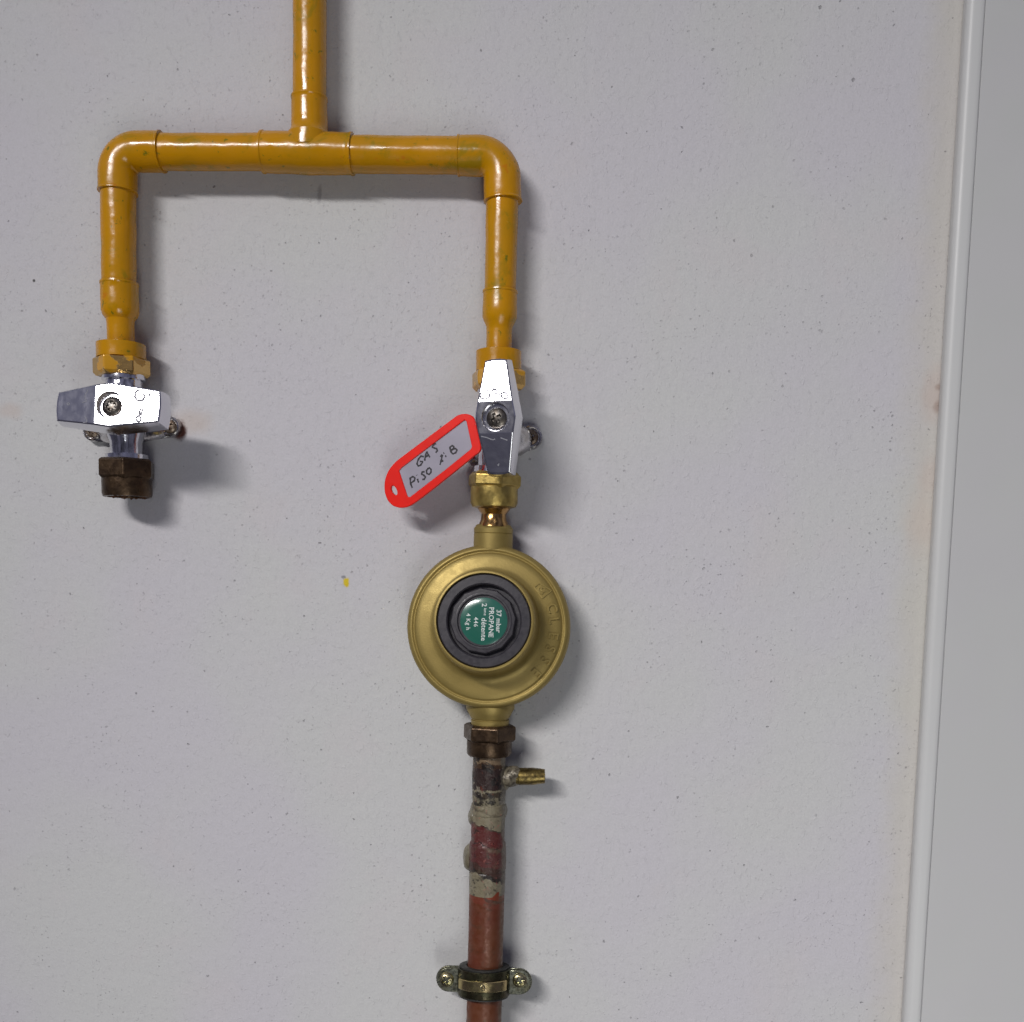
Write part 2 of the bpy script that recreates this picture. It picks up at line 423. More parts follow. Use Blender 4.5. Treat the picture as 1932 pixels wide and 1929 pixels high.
# elbows
def elbow(a, corner, b, rb, rad, seed):
    m = MB(); A, C_, B = (P(x, y, D) for x, y in (a, corner, b)); s = S(corner[0], corner[1], D)
    u = (A - C_).normalized(); v_ = (B - C_).normalized(); r_ = rb*s
    cen = C_ + (u + v_)*r_
    pts = [A + u*.25, A, A - u*.7, A - u*1.2]; rr = [rad*s - 1.3, rad*s + .3, rad*s + .3, rad*s - .05]
    for k in range(1, 5): pts.append(A.lerp(C_ + u*r_, k/4)); rr.append(rad*s)
    for k in range(1, 17):
        an = math.pi/2*k/16
        pts.append(cen - v_*(r_*math.cos(an)) - u*(r_*math.sin(an))); rr.append(rad*s - .3*math.sin(2*an))
    for k in range(1, 4): pts.append((C_ + v_*r_).lerp(B, k/4)); rr.append(rad*s)
    pts += [B - v_*1.2, B - v_*.7, B, B + v_*.25]; rr += [rad*s - .05, rad*s + .3, rad*s + .3, rad*s - 1.3]
    m.tube(pts, rr, 56)
    for vv in m.bm.verts:
        q = vv.co; nn = noise.noise_vector(q*.09 + Vector((seed, 0, 0))); vv.co = q + nn*.28
    return m.build('elbow', M['yellow'], pipe)
elbow((307, 286.8), (222, 287), (222.4, 364), 39, 35.8, 3)
elbow((864, 294), (947, 295), (948.2, 381), 41, 35.6, 9)
# reducers with neck
ypart('reducer', [(225.0, 534, 30), (225.0, 534.6, 35.4), (225.1, 538, 35.6), (225.1, 540, 34.4), (225.6, 570, 34.8), (226, 588, 34.6), (226.4, 597, 31.5), (226.9, 604, 25.8), (227.4, 612, 25), (228.4, 652, 25)], seed=11)
ypart('reducer', [(943.8, 549, 28), (943.8, 549.6, 33), (943.8, 553, 33.3), (943.8, 555, 32), (943.2, 586, 33), (943, 600, 32.6), (942.6, 609, 29), (942.2, 617, 24.8), (941.8, 626, 24.4), (941.2, 668, 24.4)], seed=12)
ypart('union_collar', [(228.3, 649, 40), (228.4, 650.5, 44.6), (228.9, 678, 44.8)], seed=13, wob=.15)
ypart('union_collar', [(941.2, 662, 37), (941.1, 664, 42.8), (940.9, 701, 43)], seed=14, wob=.15)
def hexpart(rows, phase, name, mat, parent, d=D, bev=.5):
    m = MB(); turn(m, rows, d, sides=6, phase=phase); return m.build(name, M[mat], parent, smooth=False, bevel=bev)

# ------------------------------------------------------------------ small builders
def disc_field(o, U, V, Nn, rad, hfun, nr=22, na=72, depth=1.5):
    """round head whose surface is a height field (so that a driver recess is a real recess)"""
    m = MB(); vs = [o + Nn*hfun(0, 0)]; faces = []
    for i in range(1, nr+1):
        r = rad*i/nr
        for j in range(na):
            a = 2*math.pi*j/na; x_, y_ = r*math.cos(a), r*math.sin(a)
            vs.append(o + U*x_ + V*y_ + Nn*hfun(x_, y_))
    for j in range(na): faces.append((0, 1+j, 1+(j+1) % na))
    for i in range(nr-1):
        for j in range(na):
            a = 1+i*na+j; b_ = 1+i*na+(j+1) % na
            faces.append((a, a+na, b_+na, b_))
    k = len(vs)
    for j in range(na): vs.append(vs[1+(nr-1)*na+j] - Nn*depth)
    for j in range(na): faces.append((1+(nr-1)*na+j, k+j, k+(j+1) % na, 1+(nr-1)*na+(j+1) % na))
    m.add(vs, faces); return m
def cross_head(rad, dome, ang, wdt=.16, ln=.62, dep=1.1, kind='cross'):
    ca, sa = math.cos(ang), math.sin(ang)
    def h(x_, y_):
        r = math.hypot(x_, y_)/rad; z = dome*(1 - r**2.4)
        if r > .93: z -= (r-.93)*rad*1.2
        u, v_ = (x_*ca + y_*sa)/rad, (-x_*sa + y_*ca)/rad
        if kind == 'cross':
            a = max(abs(u)/ln, abs(v_)/wdt); b_ = max(abs(v_)/ln, abs(u)/wdt); q = min(a, b_)
        else:
            q = min(max(abs(u*math.cos(k)+v_*math.sin(k))/ln, abs(-u*math.sin(k)+v_*math.cos(k))/wdt) for k in (0, math.pi/3, 2*math.pi/3))
        if q < 1: z -= dep*min(1, (1-q)*3.5)
        return z
    return h
def axes(Nn, up=Vector((0, 0, 1))):
    Nn = Nn.normalized(); V = (up - Nn*up.dot(Nn)).normalized(); U = V.cross(Nn); return U, V, Nn
FRONT = Vector((0, -1, 0))

def stroke(mb, pts, width, Nn, lift, thick=.06):
    """pen stroke: a thin ribbon following pts (mm) on a face with normal Nn"""
    k = len(pts); L = []; Rr = []
    for i, p in enumerate(pts):
        t = (pts[min(i+1, k-1)] - pts[max(i-1, 0)])
        if t.length < 1e-6: t = Vector((1, 0, 0))
        s_ = t.normalized().cross(Nn)
        wd = width[i] if isinstance(width, list) else width
        L.append(p + s_*wd/2 + Nn*lift); Rr.append(p - s_*wd/2 + Nn*lift)
    n = Nn*thick
    rings = [[a, b_, b_ - n*.98, a - n*.98] for a, b_ in zip(L, Rr)]
    mb.rings(rings)
def curve(pts, sub=5):
    """Catmull-Rom through 2-D points"""
    out = []; n = len(pts)
    if n < 3: return list(pts)
    for i in range(n-1):
        p0 = pts[max(i-1, 0)]; p1 = pts[i]; p2 = pts[i+1]; p3 = pts[min(i+2, n-1)]
        for k in range(sub):
            t = k/sub
            out.append(tuple(.5*((2*p1[j]) + (-p0[j]+p2[j])*t + (2*p0[j]-5*p1[j]+4*p2[j]-p3[j])*t*t + (-p0[j]+3*p1[j]-3*p2[j]+p3[j])*t**3) for j in range(2)))
    out.append(pts[-1]); return out

# ------------------------------------------------------------------ valves
def handle_mesh(o, U, V, Nn, L0, L1, wm, w0, w1, t1=12, crease=7.6, tilt=12, rec=6.9, thick=11.0):
    """wedge lever: three facets, sunk screw well, drafted sides. L0 toward -U, L1 toward +U"""
    m = MB(); nu, nv = 210, 84; tt = math.tan(R(tilt))
    def half(u):
        if u < 0: f = min(1, -u/L0); return wm + (w0 - wm)*f
        f = min(1, u/L1); return wm + (w1 - wm)*f
    def hgt(u, v_):
        z = -max(0, abs(u) - crease)*(tt if u < 0 else math.tan(R(t1)))
        r = math.hypot(u, v_)
        if r < rec: z = -2.8*min(1, (rec - r)/.55) + (z if r > rec-.55 else 0)
        ed = half(u) - abs(v_); en = min(L0 + u, L1 - u); q = min(ed, en)
        if q < .6: z -= (.6 - q)*.55
        return z
    grid = []
    for i in range(nu+1):
        u = -L0 + (L0+L1)*i/nu
        bow = 0
        for j in range(nv+1):
            f = -1 + 2*j/nv; v_ = f*half(u)
            uu = u
            if u > L1*.9: uu = u + .7*(1 - f*f)*(u - L1*.9)/(L1*.1)
            if u < -L0*.9: uu = u - .7*(1 - f*f)*(-u - L0*.9)/(L0*.1)
            grid.append(o + U*uu + V*v_ + Nn*hgt(u, v_))
    faces = []
    for i in range(nu):
        for j in range(nv):
            a = i*(nv+1)+j; faces.append((a, a+1, a+nv+2, a+nv+1))
    # border ring
    ring = [j for j in range(nv+1)] + [i*(nv+1)+nv for i in range(1, nu+1)] + [nu*(nv+1)+j for j in range(nv-1, -1, -1)] + [i*(nv+1) for i in range(nu-1, 0, -1)]
    base = len(grid); cen = o
    for lev, (dz, grow) in enumerate(((2.5, .45), (6.5, .9), (thick, 1.0))):
        for idx in ring:
            q = grid[idx] - o; u = q.dot(U); v_ = q.dot(V); z = q.dot(Nn)
            k = math.hypot(u/24, v_/9) + 1e-6
            uu = u + (u/24)/k*grow; vv = v_ + (v_/9)/k*grow
            grid.append(o + U*uu + V*vv + Nn*(z*(1 - .25*lev) - dz))
    n = len(ring)
    for k in range(n): faces.append((ring[k], base+k, base+(k+1) % n, ring[(k+1) % n]))
    for lev in range(2):
        for k in range(n):
            a = base+lev*n; faces.append((a+k, a+n+k, a+n+(k+1) % n, a+(k+1) % n))
    faces.append(tuple(base+2*n+k for k in range(n)))
    m.add(grid, faces); return m

def stadium(c0, c1, r, y, n=16, r1=None):
    r1 = r if r1 is None else r1
    dx = Vector((c1.x-c0.x, 0, c1.z-c0.z)).normalized(); an = math.atan2(dx.z, dx.x); out = []
    for i in range(n+1):
        a = an + math.pi/2 + math.pi*i/n; out.append(Vector((c0.x + r*math.cos(a), y, c0.z + r*math.sin(a))))
    for i in range(n+1):
        a = an - math.pi/2 + math.pi*i/n; out.append(Vector((c1.x + r1*math.cos(a), y, c1.z + r1*math.sin(a))))
    return out

def valve(base, label, body_rows, lugA, lugB, lug_r, axis_pt, hnd, hexes, mat_body='chrome'):
    v_ = thing('gas_valve', base, label, 'valve', 'gas shut-off valves on the two pipe legs')
    m = MB(); turn(m, body_rows, D, n=48)
    # boss toward the lever
    ax = P(*axis_pt, D); o, U, V, Nn = hnd['o'], hnd['U'], hnd['V'], hnd['N']
    tgt = o - Nn*11.5; dirv = (tgt - ax); Ld = dirv.length
    m.lathe(ax, dirv, [(-9, 9.5), (Ld*.45, 9.5), (Ld*.5, 8.2), (Ld*.75, 8.2), (Ld*.78, 6.5), (Ld + 2, 6.5)], n=40)
    m.build('valve_body', M[mat_body], v_)
    # wall mount: two lugs joined by a flared foot
    A, B = P(*lugA, 3), P(*lugB, 3); r = lug_r*S(*lugA, 3)
    mid = (A + B)/2; m = MB()
    rings = []
    for y, k, rr in ((0, 1, 1.0), (-3.4, 1, 1.0), (-4.0, .98, .95), (-4.6, .62, 1.2), (-8, .44, 1.42), (-12, .26, 1.42), (-16, .10, 1.2)):
        rings.append(stadium(mid + (A-mid)*k, mid + (B-mid)*k, r*rr, y))
    m.rings(rings)
    pl = m.build('mounting_foot', M['chrome_dull'], v_)
    for q in (A, B):
        m = MB(); oo = Vector((q.x, -4.0, q.z)); 
        m.lathe(oo, FRONT, [(-1, r*.98), (1.0, r*.96), (1.5, r*.84), (1.2, r*.78), (.2, r*.74)], n=40)
        m.build('lug', M['chrome_dull'], v_)
        U2, V2, N2 = axes(FRONT)
        disc_field(Vector((q.x, -4.9, q.z)), U2, V2, N2, r*.68, cross_head(r*.68, 1.0, .6, .2, .6, 1.3), depth=1.2).build('mounting_screw', M['rusty_steel'], v_)
    # lever
    h = handle_mesh(o, U, V, Nn, hnd['L0'], hnd['L1'], hnd['wm'], hnd['w0'], hnd['w1'], hnd['t1']).build('lever', M['lever_chrome'], v_)
    disc_field(o - Nn*2.3 + U*hnd.get('su', 0), U, V, Nn, 5.2, cross_head(5.2, 1.5, hnd['sa'], .15, .55, 1.1, hnd['sk']), depth=.6).build('lever_screw', M['steel'], h)
    m = MB()
    for pts, wd in hnd['marks']:
        q = [o + U*a + V*b_ + Nn*(-max(0, abs(a) - 7.6)*math.tan(R(hnd['t1'] if a > 0 else 12))) for a, b_ in curve(pts, 4)]
        stroke(m, q, wd, Nn, .10)
    m.build('lettering', M['mark'], h)
    return v_

# left valve, lever across the pipe
Nl = Vector((0.0, -math.cos(R(8.5)), math.sin(R(8.5))))
Ul = Vector((1, 0, -.012)).normalized(); Ul = (Ul - Nl*Ul.dot(Nl)).normalized(); Vl = Nl.cross(Ul)
if Vl.z < 0: Vl = -Vl
ol = P(207, 764, 50)
marks_l = [([(14.6, 8.0), (12.9, 6.8), (12.6, 4.4), (14.2, 2.6), (16.4, 3.0), (17.2, 5.2), (15.6, 6.2)], 1.16), ([(15.6, -1.2), (15.0, -4.6)], 1.08),
           ([(15.0, -4.8), (13.6, -6.4), (14.6, -8.0), (16.2, -7.0), (15.0, -4.8)], 1.08), ([(16.9, -1.0), (16.0, -5.0)], 0.93),
           ([(19.4, 6.4), (20.2, 4.6)], 0.93), ([(21.4, 5.6), (22.0, 4.6)], 0.85), ([(19.4, 1.6), (20.6, .2)], 0.93), ([(20.6, -1.6), (21.2, -2.8)], 0.78),
           ([(-12.0, 7.6), (-13.6, 4.4), (-12.6, 2.2), (-14.8, 1.2)], .35), ([(-12.8, -5.8), (-11.6, -8.4), (-13.8, -9)], .4), ([(-23.0, 1.6), (-23.8, 1.0), (-23.0, .4), (-22.3, 1.0), (-23.0, 1.6)], .35)]
v1 = valve(P(235, 770, D), 'chrome gas valve with its lever turned crosswise and a brown open nut below', 
      [(233, 700, 38), (233, 713, 40), (233.2, 719, 40), (233.4, 721, 34), (234.4, 738, 35), (235, 746, 40), (237, 800, 38), (238, 818, 36), (238.8, 836, 29.5), (239, 857, 28.5), (239, 859, 38.5), (239.2, 869, 39)],
      (177, 814), (322, 806), 19, (236, 775), dict(o=ol, U=Ul, V=Vl, N=Nl, L0=29.2, L1=24.9, wm=11.3, w0=7.3, w1=7.9, t1=4, sa=.3, sk='star', marks=marks_l), None)
# right valve, lever in line
Nr = Vector((-math.sin(R(10)), -math.cos(R(10)), math.sin(R(-3)))).normalized()
Ur = (P(932.6, 684, 50) - P(936, 886, 50)).normalized(); Ur = (Ur - Nr*Ur.dot(Nr)).normalized(); Vr = Nr.cross(Ur)
if Vr.x > 0: Vr = -Vr     # +V toward the left as seen, so both levers share one frame
orr = P(934.5, 787, 50)
marks_r = [([(12.2, 7.4), (9.6, 7.2), (8.8, 5.0), (9.6, 3.0), (11.4, 2.6)], 1.08), ([(13.0, 4.2), (12.4, 2.0), (13.2, .4), (12.2, -1.4)], 0.93), ([(13.8, 1.6), (13.4, -.8)], 0.78),
           ([(11.6, 1.4), (10.6, -2.6)], 1.01), ([(10.6, -2.8), (11.4, -5.0), (9.0, -6.6), (8.6, -4.4), (10.6, -2.8)], 1.08),
           ([(-8.9, 7.6), (-9.6, 4.8), (-10.8, 1.8), (-10.4, .6)], .5), ([(-10.0, -2.2), (-11.4, -5.6)], .5), ([(-22.6, .2), (-23.2, 0), (-22.2, -.4)], .5)]
v2 = valve(P(938, 790, D), 'chrome gas valve with its lever in line with the pipe, above the round regulator',
      [(941, 730, 38), (941, 741, 40), (941, 743, 33), (940, 760, 36), (939, 775, 42), (937.5, 835, 42), (936.5, 850, 34), (935, 880, 33), (934.6, 882, 40), (934.4, 893, 41)],
      (893, 851), (1001, 826), 22, (938, 795), dict(o=orr, U=Ur, V=Vr, N=Nr, L0=26.8, L1=27.4, wm=10.2, w0=5.8, w1=5.5, t1=12, sa=.5, sk='cross', su=-.5, marks=marks_r), None)
# nuts
hexpart([(229.2, 677, 46), (229.3, 680, 52), (229.9, 706, 52), (230, 712.5, 46)], R(-17), 'hex_nut', 'nut', v1)
hexpart([(940.9, 700, 46), (940.9, 704, 52.5), (940.9, 730, 52.5), (940.9, 738, 45)], R(12), 'hex_nut', 'nut', v2)
hexpart([(239, 867, 47), (239.1, 871, 53.5), (239.6, 900, 53.5), (239.7, 906, 48)], R(13), 'outlet_nut', 'old_brass', v1)
mb = MB(); p0, ax0 = turn(mb, [(239.7, 904, 45.4), (240.2, 932, 45.4), (240.3, 938, 43.5), (240.3, 938.4, 36), (240.2, 925, 34)], D, cap1=True)
mb.build('outlet_collar', M['old_brass'], v1)
mb = MB()
for k in range(46):
    a = random.uniform(0, 2*math.pi); r = 10.5*math.sqrt(random.uniform(.55, 1.12)); c = P(240.3, 937, D)
    q = c + Vector((math.cos(a)*r, math.sin(a)*r, random.uniform(-.6, .5))); s_ = random.uniform(.5, 1.1)
    mb.lathe(q, Vector((random.uniform(-1, 1), random.uniform(-1, 1), random.uniform(.2, 1))), [(-s_*.6, s_*.2), (-s_*.3, s_*.8), (s_*.2, s_), (s_*.5, s_*.3)], n=6)
mb.build('rust_crust', M['rust'], v1)
# brass union under the right valve (turned flats cut in a round collar)
mb = MB(); turn(mb, [(934.2, 890, 40), (934, 893, 45), (933.4, 899, 51.4), (932.9, 916, 51.4), (932.6, 923, 45.6)], D, sides=6, phase=R(10))
mb.build('outlet_nut', M['brass'], v2, smooth=False, bevel=.5)
mb = MB(); turn(mb, [(932.7, 920, 44.5), (932.3, 950, 44.5), (932.2, 957, 41), (932.2, 959, 33)], D)
mb.build('outlet_collar', M['brass'], v2)

# ------------------------------------------------------------------ key tag
def tagpt(cx, cy):                       # measured on an enlarged crop of the tag
    px, py = 699.5 + cx*.20146, 615.3 + cy*.20146
    f = (cx - 130)/870; return P(px, py, 20 + 12*f)
tag = thing('key_tag', tagpt(900, 1000), 'red plastic key tag with handwritten paper, hanging behind the right valve lever', 'key tag')
outer = [(262, 1702), (205, 1682), (160, 1636), (134, 1575), (126, 1510), (132, 1440), (156, 1372), (196, 1310), (262, 1247), (420, 1128), (600, 993), (770, 866),
         (808, 840), (850, 825), (900, 824), (940, 838), (968, 870), (1000, 990), (1025, 1100), (1030, 1150), (1010, 1185), (960, 1222), (780, 1368), (600, 1512), (430, 1642), (372, 1680), (320, 1700)]
inner = [(608 + (a-608)*1.035, 1240 + (b_-1240)*1.035) for a, b_ in (lambda *q: q)((275, 1352), (300, 1322), (565, 1122), (868, 893), (885, 905), (905, 1000), (934, 1132), (925, 1156), (700, 1338), (372, 1592), (352, 1584), (318, 1480))]
hole = [(218 + 27*math.cos(a)*math.cos(.35) - 45*math.sin(a)*math.sin(.35)*-1, 1540 + 45*math.sin(a)) for a in [2*math.pi*k/16 for k in range(16)]]
tn = (tagpt(900, 900) - tagpt(200, 1500)).cross(tagpt(900, 1500) - tagpt(200, 900)).normalized()
if tn.y > 0: tn = -tn
def plate_with_holes(out, holes, th, mapper, nrm):
    bm = bmesh.new(); edges = []
    for loop in [out] + holes:
        vs = [bm.verts.new(mapper(*p)) for p in loop]
        for i in range(len(vs)): edges.append(bm.edges.new((vs[i], vs[(i+1) % len(vs)])))
    r_ = bmesh.ops.triangle_fill(bm, edges=edges, use_beauty=True, use_dissolve=False)
    fs = [g for g in r_['geom'] if isinstance(g, bmesh.types.BMFace)]
    ex = bmesh.ops.extrude_face_region(bm, geom=fs)
    for v__ in [g for g in ex['geom'] if isinstance(g, bmesh.types.BMVert)]: v__.co -= nrm*th
    m = MB(); m.bm.free(); m.bm = bm; return m
def closed(pts, sub=4):
    n = len(pts); out = []
    for i in range(n):
        p0, p1, p2, p3 = (pts[(i+k) % n] for k in (-1, 0, 1, 2))
        for k in range(sub):
            t_ = k/sub
            out.append(tuple(.5*((2*p1[j]) + (-p0[j]+p2[j])*t_ + (2*p0[j]-5*p1[j]+4*p2[j]-p3[j])*t_*t_ + (-p0[j]+3*p1[j]-3*p2[j]+p3[j])*t_**3) for j in range(2)))
    return out
plate_with_holes(closed(outer, 3), [inner, hole], 2.0, tagpt, tn).build('frame', M['red'], tag, bevel=.35, angle=50)
big = [(262, 1350), (300, 1300), (868, 875), (900, 890), (950, 1140), (940, 1172), (372, 1608), (340, 1600)]
ins = plate_with_holes(big, [], .5, lambda a, b_: tagpt(a, b_) - tn*.7, tn).build('paper_insert', M['paper'], tag, smooth=False)
pen = [  # G A S
    [(492, 1226), (470, 1218), (447, 1240), (430, 1285), (440, 1308), (462, 1302), (480, 1272), (455, 1268)],
    [(500, 1262), (508, 1215), (520, 1180), (534, 1205), (550, 1230)], [(505, 1228), (540, 1208)],
    [(608, 1100), (590, 1108), (573, 1130), (590, 1142), (610, 1148), (618, 1166), (604, 1186)],
    # P i S O
    [(366, 1420), (368, 1470), (385, 1515)], [(360, 1432), (384, 1412), (406, 1420), (404, 1446), (372, 1470)],
    [(432, 1430), (440, 1456), (448, 1462)], [(424, 1396), (427, 1400)],
    [(500, 1366), (482, 1366), (472, 1384), (490, 1396), (506, 1412), (496, 1434), (478, 1436)],
    [(535, 1332), (520, 1350), (520, 1376), (540, 1388), (558, 1372), (560, 1346), (546, 1330), (532, 1336)],
    # 1 (ordinal) B
    [(648, 1226), (666, 1204)], [(666, 1204), (658, 1250), (644, 1300)], [(650, 1268), (676, 1262)], [(676, 1192), (684, 1188)], [(692, 1222), (704, 1216)],
    [(738, 1140), (744, 1168), (764, 1200)], [(732, 1142), (756, 1122), (772, 1128), (768, 1150), (750, 1162), (784, 1148), (802, 1160), (792, 1184), (764, 1198)]]
m = MB()
for st in pen:
    q = [tagpt(a, b_) - tn*.7 for a, b_ in curve(st, 5)]
    stroke(m, q, [0.92 + .22*math.sin(i*1.3) for i in range(len(q))], tn, .07)
m.build('handwriting', M['pen'], ins)

# ------------------------------------------------------------------ regulator
rc = P(923.3, 1184, 17)
reg = thing('gas_regulator', rc, 'round matt gold gas regulator with black cap and green propane sticker', 'regulator')
TI = R(5); Ng = Vector((0, -math.cos(TI), math.sin(TI))); Ug, Vg, Ng = axes(Ng)
RS = 1.04
def rp_(r, a, h, ex=0, ez=0): return rc + Ug*(r*math.cos(a) + ex)*RS + Vg*(r*math.sin(a) + ez)*RS + Ng*h
EX, EZ = -.4, 2.0
prof = [(20, -14, 0), (30, -13, 0), (37, -11, 0), (41, -7, 0), (42.6, -2.5, 0), (43.0, 3.5, 0), (42.8, 6.8, 0), (41.8, 8.8, 0), (40.4, 9.6, 0), (39.8, 9.6, 0), (39.3, 8.8, 0), (38.8, 8.8, 0), (38.2, 9.6, 0), (36.4, 10, 0),
        (34, 10.4, .12), (32, 10.8, .22), (29.6, 11.1, .32), (27.4, 11.8, .45), (26.2, 13.4, .56), (25.7, 17, .7), (25.2, 24, .88), (24.7, 30.3, 1), (24.3, 30.9, 1), (23.2, 30.9, 1), (23.0, 30.3, 1), (22.9, 25, 1), (10, 25, 1)]
m = MB(); n = 128
m.rings([[rp_(r*(.965 if r > 38 else 1), 2*math.pi*i/n, h, EX*e_, EZ*e_) for i in range(n)] for r, h, e_ in prof])
regb = m.build('body', M['reg'], reg, angle=60)
from mathutils.bvhtree import BVHTree
_vs = [v_.co*1000 + rc for v_ in regb.data.vertices]
bvh = BVHTree.FromPolygons(_vs, [tuple(p.vertices) for p in regb.data.polygons])
def onbody(X, Z, lift):
    q = rp_(0, 0, 60, X, Z); hit = bvh.ray_cast(q, -Ng)
    return hit[0] + Ng*lift
# necks
m = MB(); turn(m, [(931.4, 990, 29), (931.3, 992, 33), (931.2, 998, 37), (931, 1006.4, 36.8), (931, 1007.2, 35.8), (930.9, 1008, 36.8), (930.4, 1030, 37.0), (930.2, 1037, 37.0)], 13)
m.build('inlet_neck', M['reg'], reg)
m = MB(); turn(m, [(932.2, 952, 30), (932.1, 961, 31), (932, 965, 28), (931.8, 971, 23.5), (931.6, 982, 24.5), (931.5, 986, 27), (931.4, 994, 29)], D)
m.build('inlet_stem', M['bright_brass'], reg)
m = MB(); turn(m, [(925, 1318, 46), (925, 1336, 46), (925, 1347, 40), (925, 1354, 36.5), (925, 1355.5, 34), (924.8, 1357, 34), (924.8, 1358, 36), (924.6, 1368, 36)], D)
m.build('outlet_neck', M['reg'], reg)
# black cap inside the rim
def capring(prof, name, mat, sides=None, par=reg, ex=EX, ez=EZ, ph=0, angle=32, nn=96, cap1=True):
    m = MB(); k = sides or nn
    m.rings([[rp_(r, ph + 2*math.pi*i/k, h, ex, ez) for i in range(k)] for r, h in prof], True, cap1); return m.build(name, M[mat], par, angle=angle)
cap = capring([(22.7, 25.1), (22.7, 29.2), (22.2, 29.7), (18.4, 29.8), (17.8, 29.2), (17.4, 25.6), (9, 25.6)], 'cap', 'plastic')
kn = capring([(16.3, 25.7), (16.2, 28.2), (15.6, 28.9), (13.9, 29.0), (13.2, 29.0), (13.1, 27), (13.1, 25.9)], 'knob', 'plastic', sides=12, par=cap, ex=EX-.5, ez=EZ+.1, ph=.1, angle=12, cap1=False)
capring([(13.8, 25.7), (13.8, 29.15), (13.4, 29.3), (12.7, 29.2), (12.3, 28.2), (6, 28.2)], 'cup', 'plastic', par=cap, ex=EX-.3, ez=EZ)
SX, SZ = EX - .1, EZ - .1
m = MB(); rr = []
for r, h in ((11.5, 28.1), (11.5, 28.42), (11.3, 28.5), (8, 28.75), (4, 28.9), (.8, 28.95)):
    rr.append([rp_(r, 2*math.pi*i/64, h, SX, SZ) for i in range(64)])
m.rings(rr); stk = m.build('sticker', M['green'], cap, angle=60)

def text_faces(s, size, place, mat, name, parent, extrude=.05, res=3, spacing=1.0, bold=0.0):
    cu = bpy.data.curves.new('t', 'FONT'); cu.body = s; cu.size = size; cu.align_x = 'CENTER'; cu.align_y = 'CENTER'
    cu.extrude = extrude; cu.resolution_u = res; cu.space_character = spacing; cu.offset = bold
    ob = bpy.data.objects.new('t', cu); col.objects.link(ob)
    bpy.context.view_layer.update()
    me = bpy.data.meshes.new_from_object(ob.evaluated_get(bpy.context.evaluated_depsgraph_get()))
    bpy.data.objects.remove(ob); bpy.data.curves.remove(cu)
    vs = [place(v.co.x, v.co.y, v.co.z) for v in me.vertices]; fs = [tuple(p.vertices) for p in me.polygons]
    bpy.data.meshes.remove(me); return vs, fs
# sticker lines read downward: text right = down, text up = right
m = MB()
S2 = .2183; 
def stk_line(s, cx, cy, size, sp=1.0, bold=.02):
    dx = (cx - 772)*S2*.2695; dz = -(cy - 928)*S2*.2695
    def place(a, b_, c):
        X, Z = dx + b_, dz - a; rr_ = math.hypot(X, Z)
        h = 28.95 - .5*(rr_/11.4)**2 + c + .04
        return rp_(0, 0, h, SX + X, SZ + Z)
    vs, fs = text_faces(s, size, place, None, None, None, .03, 2, sp, bold); m.add(vs, fs)
stk_line('37 mbar', 893, 925, 3.3, 1.0, .05); stk_line('PROPANE', 832, 935, 3.35, 1.0, .05)
stk_line('2', 772, 795, 3.4, 1, .05); stk_line('ème', 782, 850, 2.0, 1.1, .02); stk_line('détente', 772, 995, 3.5, 1.03, .05)
stk_line('446', 706, 936, 2.9, 1.15, .03); stk_line('4 Kg h', 642, 935, 2.9, 1.08, .03)
m.build('printing', M['white_ink'], stk, smooth=False)
# raised lettering round the flange, tops outward
m = MB()
def rim_letter(ch, cx, cy, size):
    # angle measured on the crop about the body centre (815, 975)
    a = math.atan2(-(cy - 975), cx - 815); r = math.hypot(cy - 975, cx - 815)*S2*.2755
    def place(x_, y_, c):
        rr_ = r + y_; aa = a - x_/r
        return onbody(rr_*math.cos(aa), rr_*math.sin(aa), .2 + c)
    vs, fs = text_faces(ch, size, place, None, None, None, .7, 3, 1, .07); m.add(vs, fs)
for ch, cx, cy in (('C', 1345, 812), ('L', 1362, 915), ('E', 1362, 1040), ('S', 1340, 1150), ('S', 1300, 1250), ('E', 1230, 1350)):
    rim_letter(ch, cx, cy, 7.0)
# emblem: a rounded diamond holding small arcs
def emb(pts, wd=.5):
    q = []
    for x_, y_ in curve(pts, 4):
        X = (x_ - 815)*S2*.2755; Z = -(y_ - 975)*S2*.2755; rr_ = math.hypot(X, Z)
        q.append(onbody(X, Z, 0))
    stroke(m, q, wd, Ng, .55, .9)
emb([(1195, 640), (1240, 605)]); emb([(1240, 605), (1340, 665)]); emb([(1340, 665), (1265, 730)]); emb([(1265, 730), (1195, 640)])
emb([(1240, 640), (1228, 665), (1250, 690), (1275, 690)]); emb([(1290, 650), (1265, 640), (1252, 660), (1270, 676), (1292, 672)])
m.build('lettering', M['reg'], reg, angle=30)

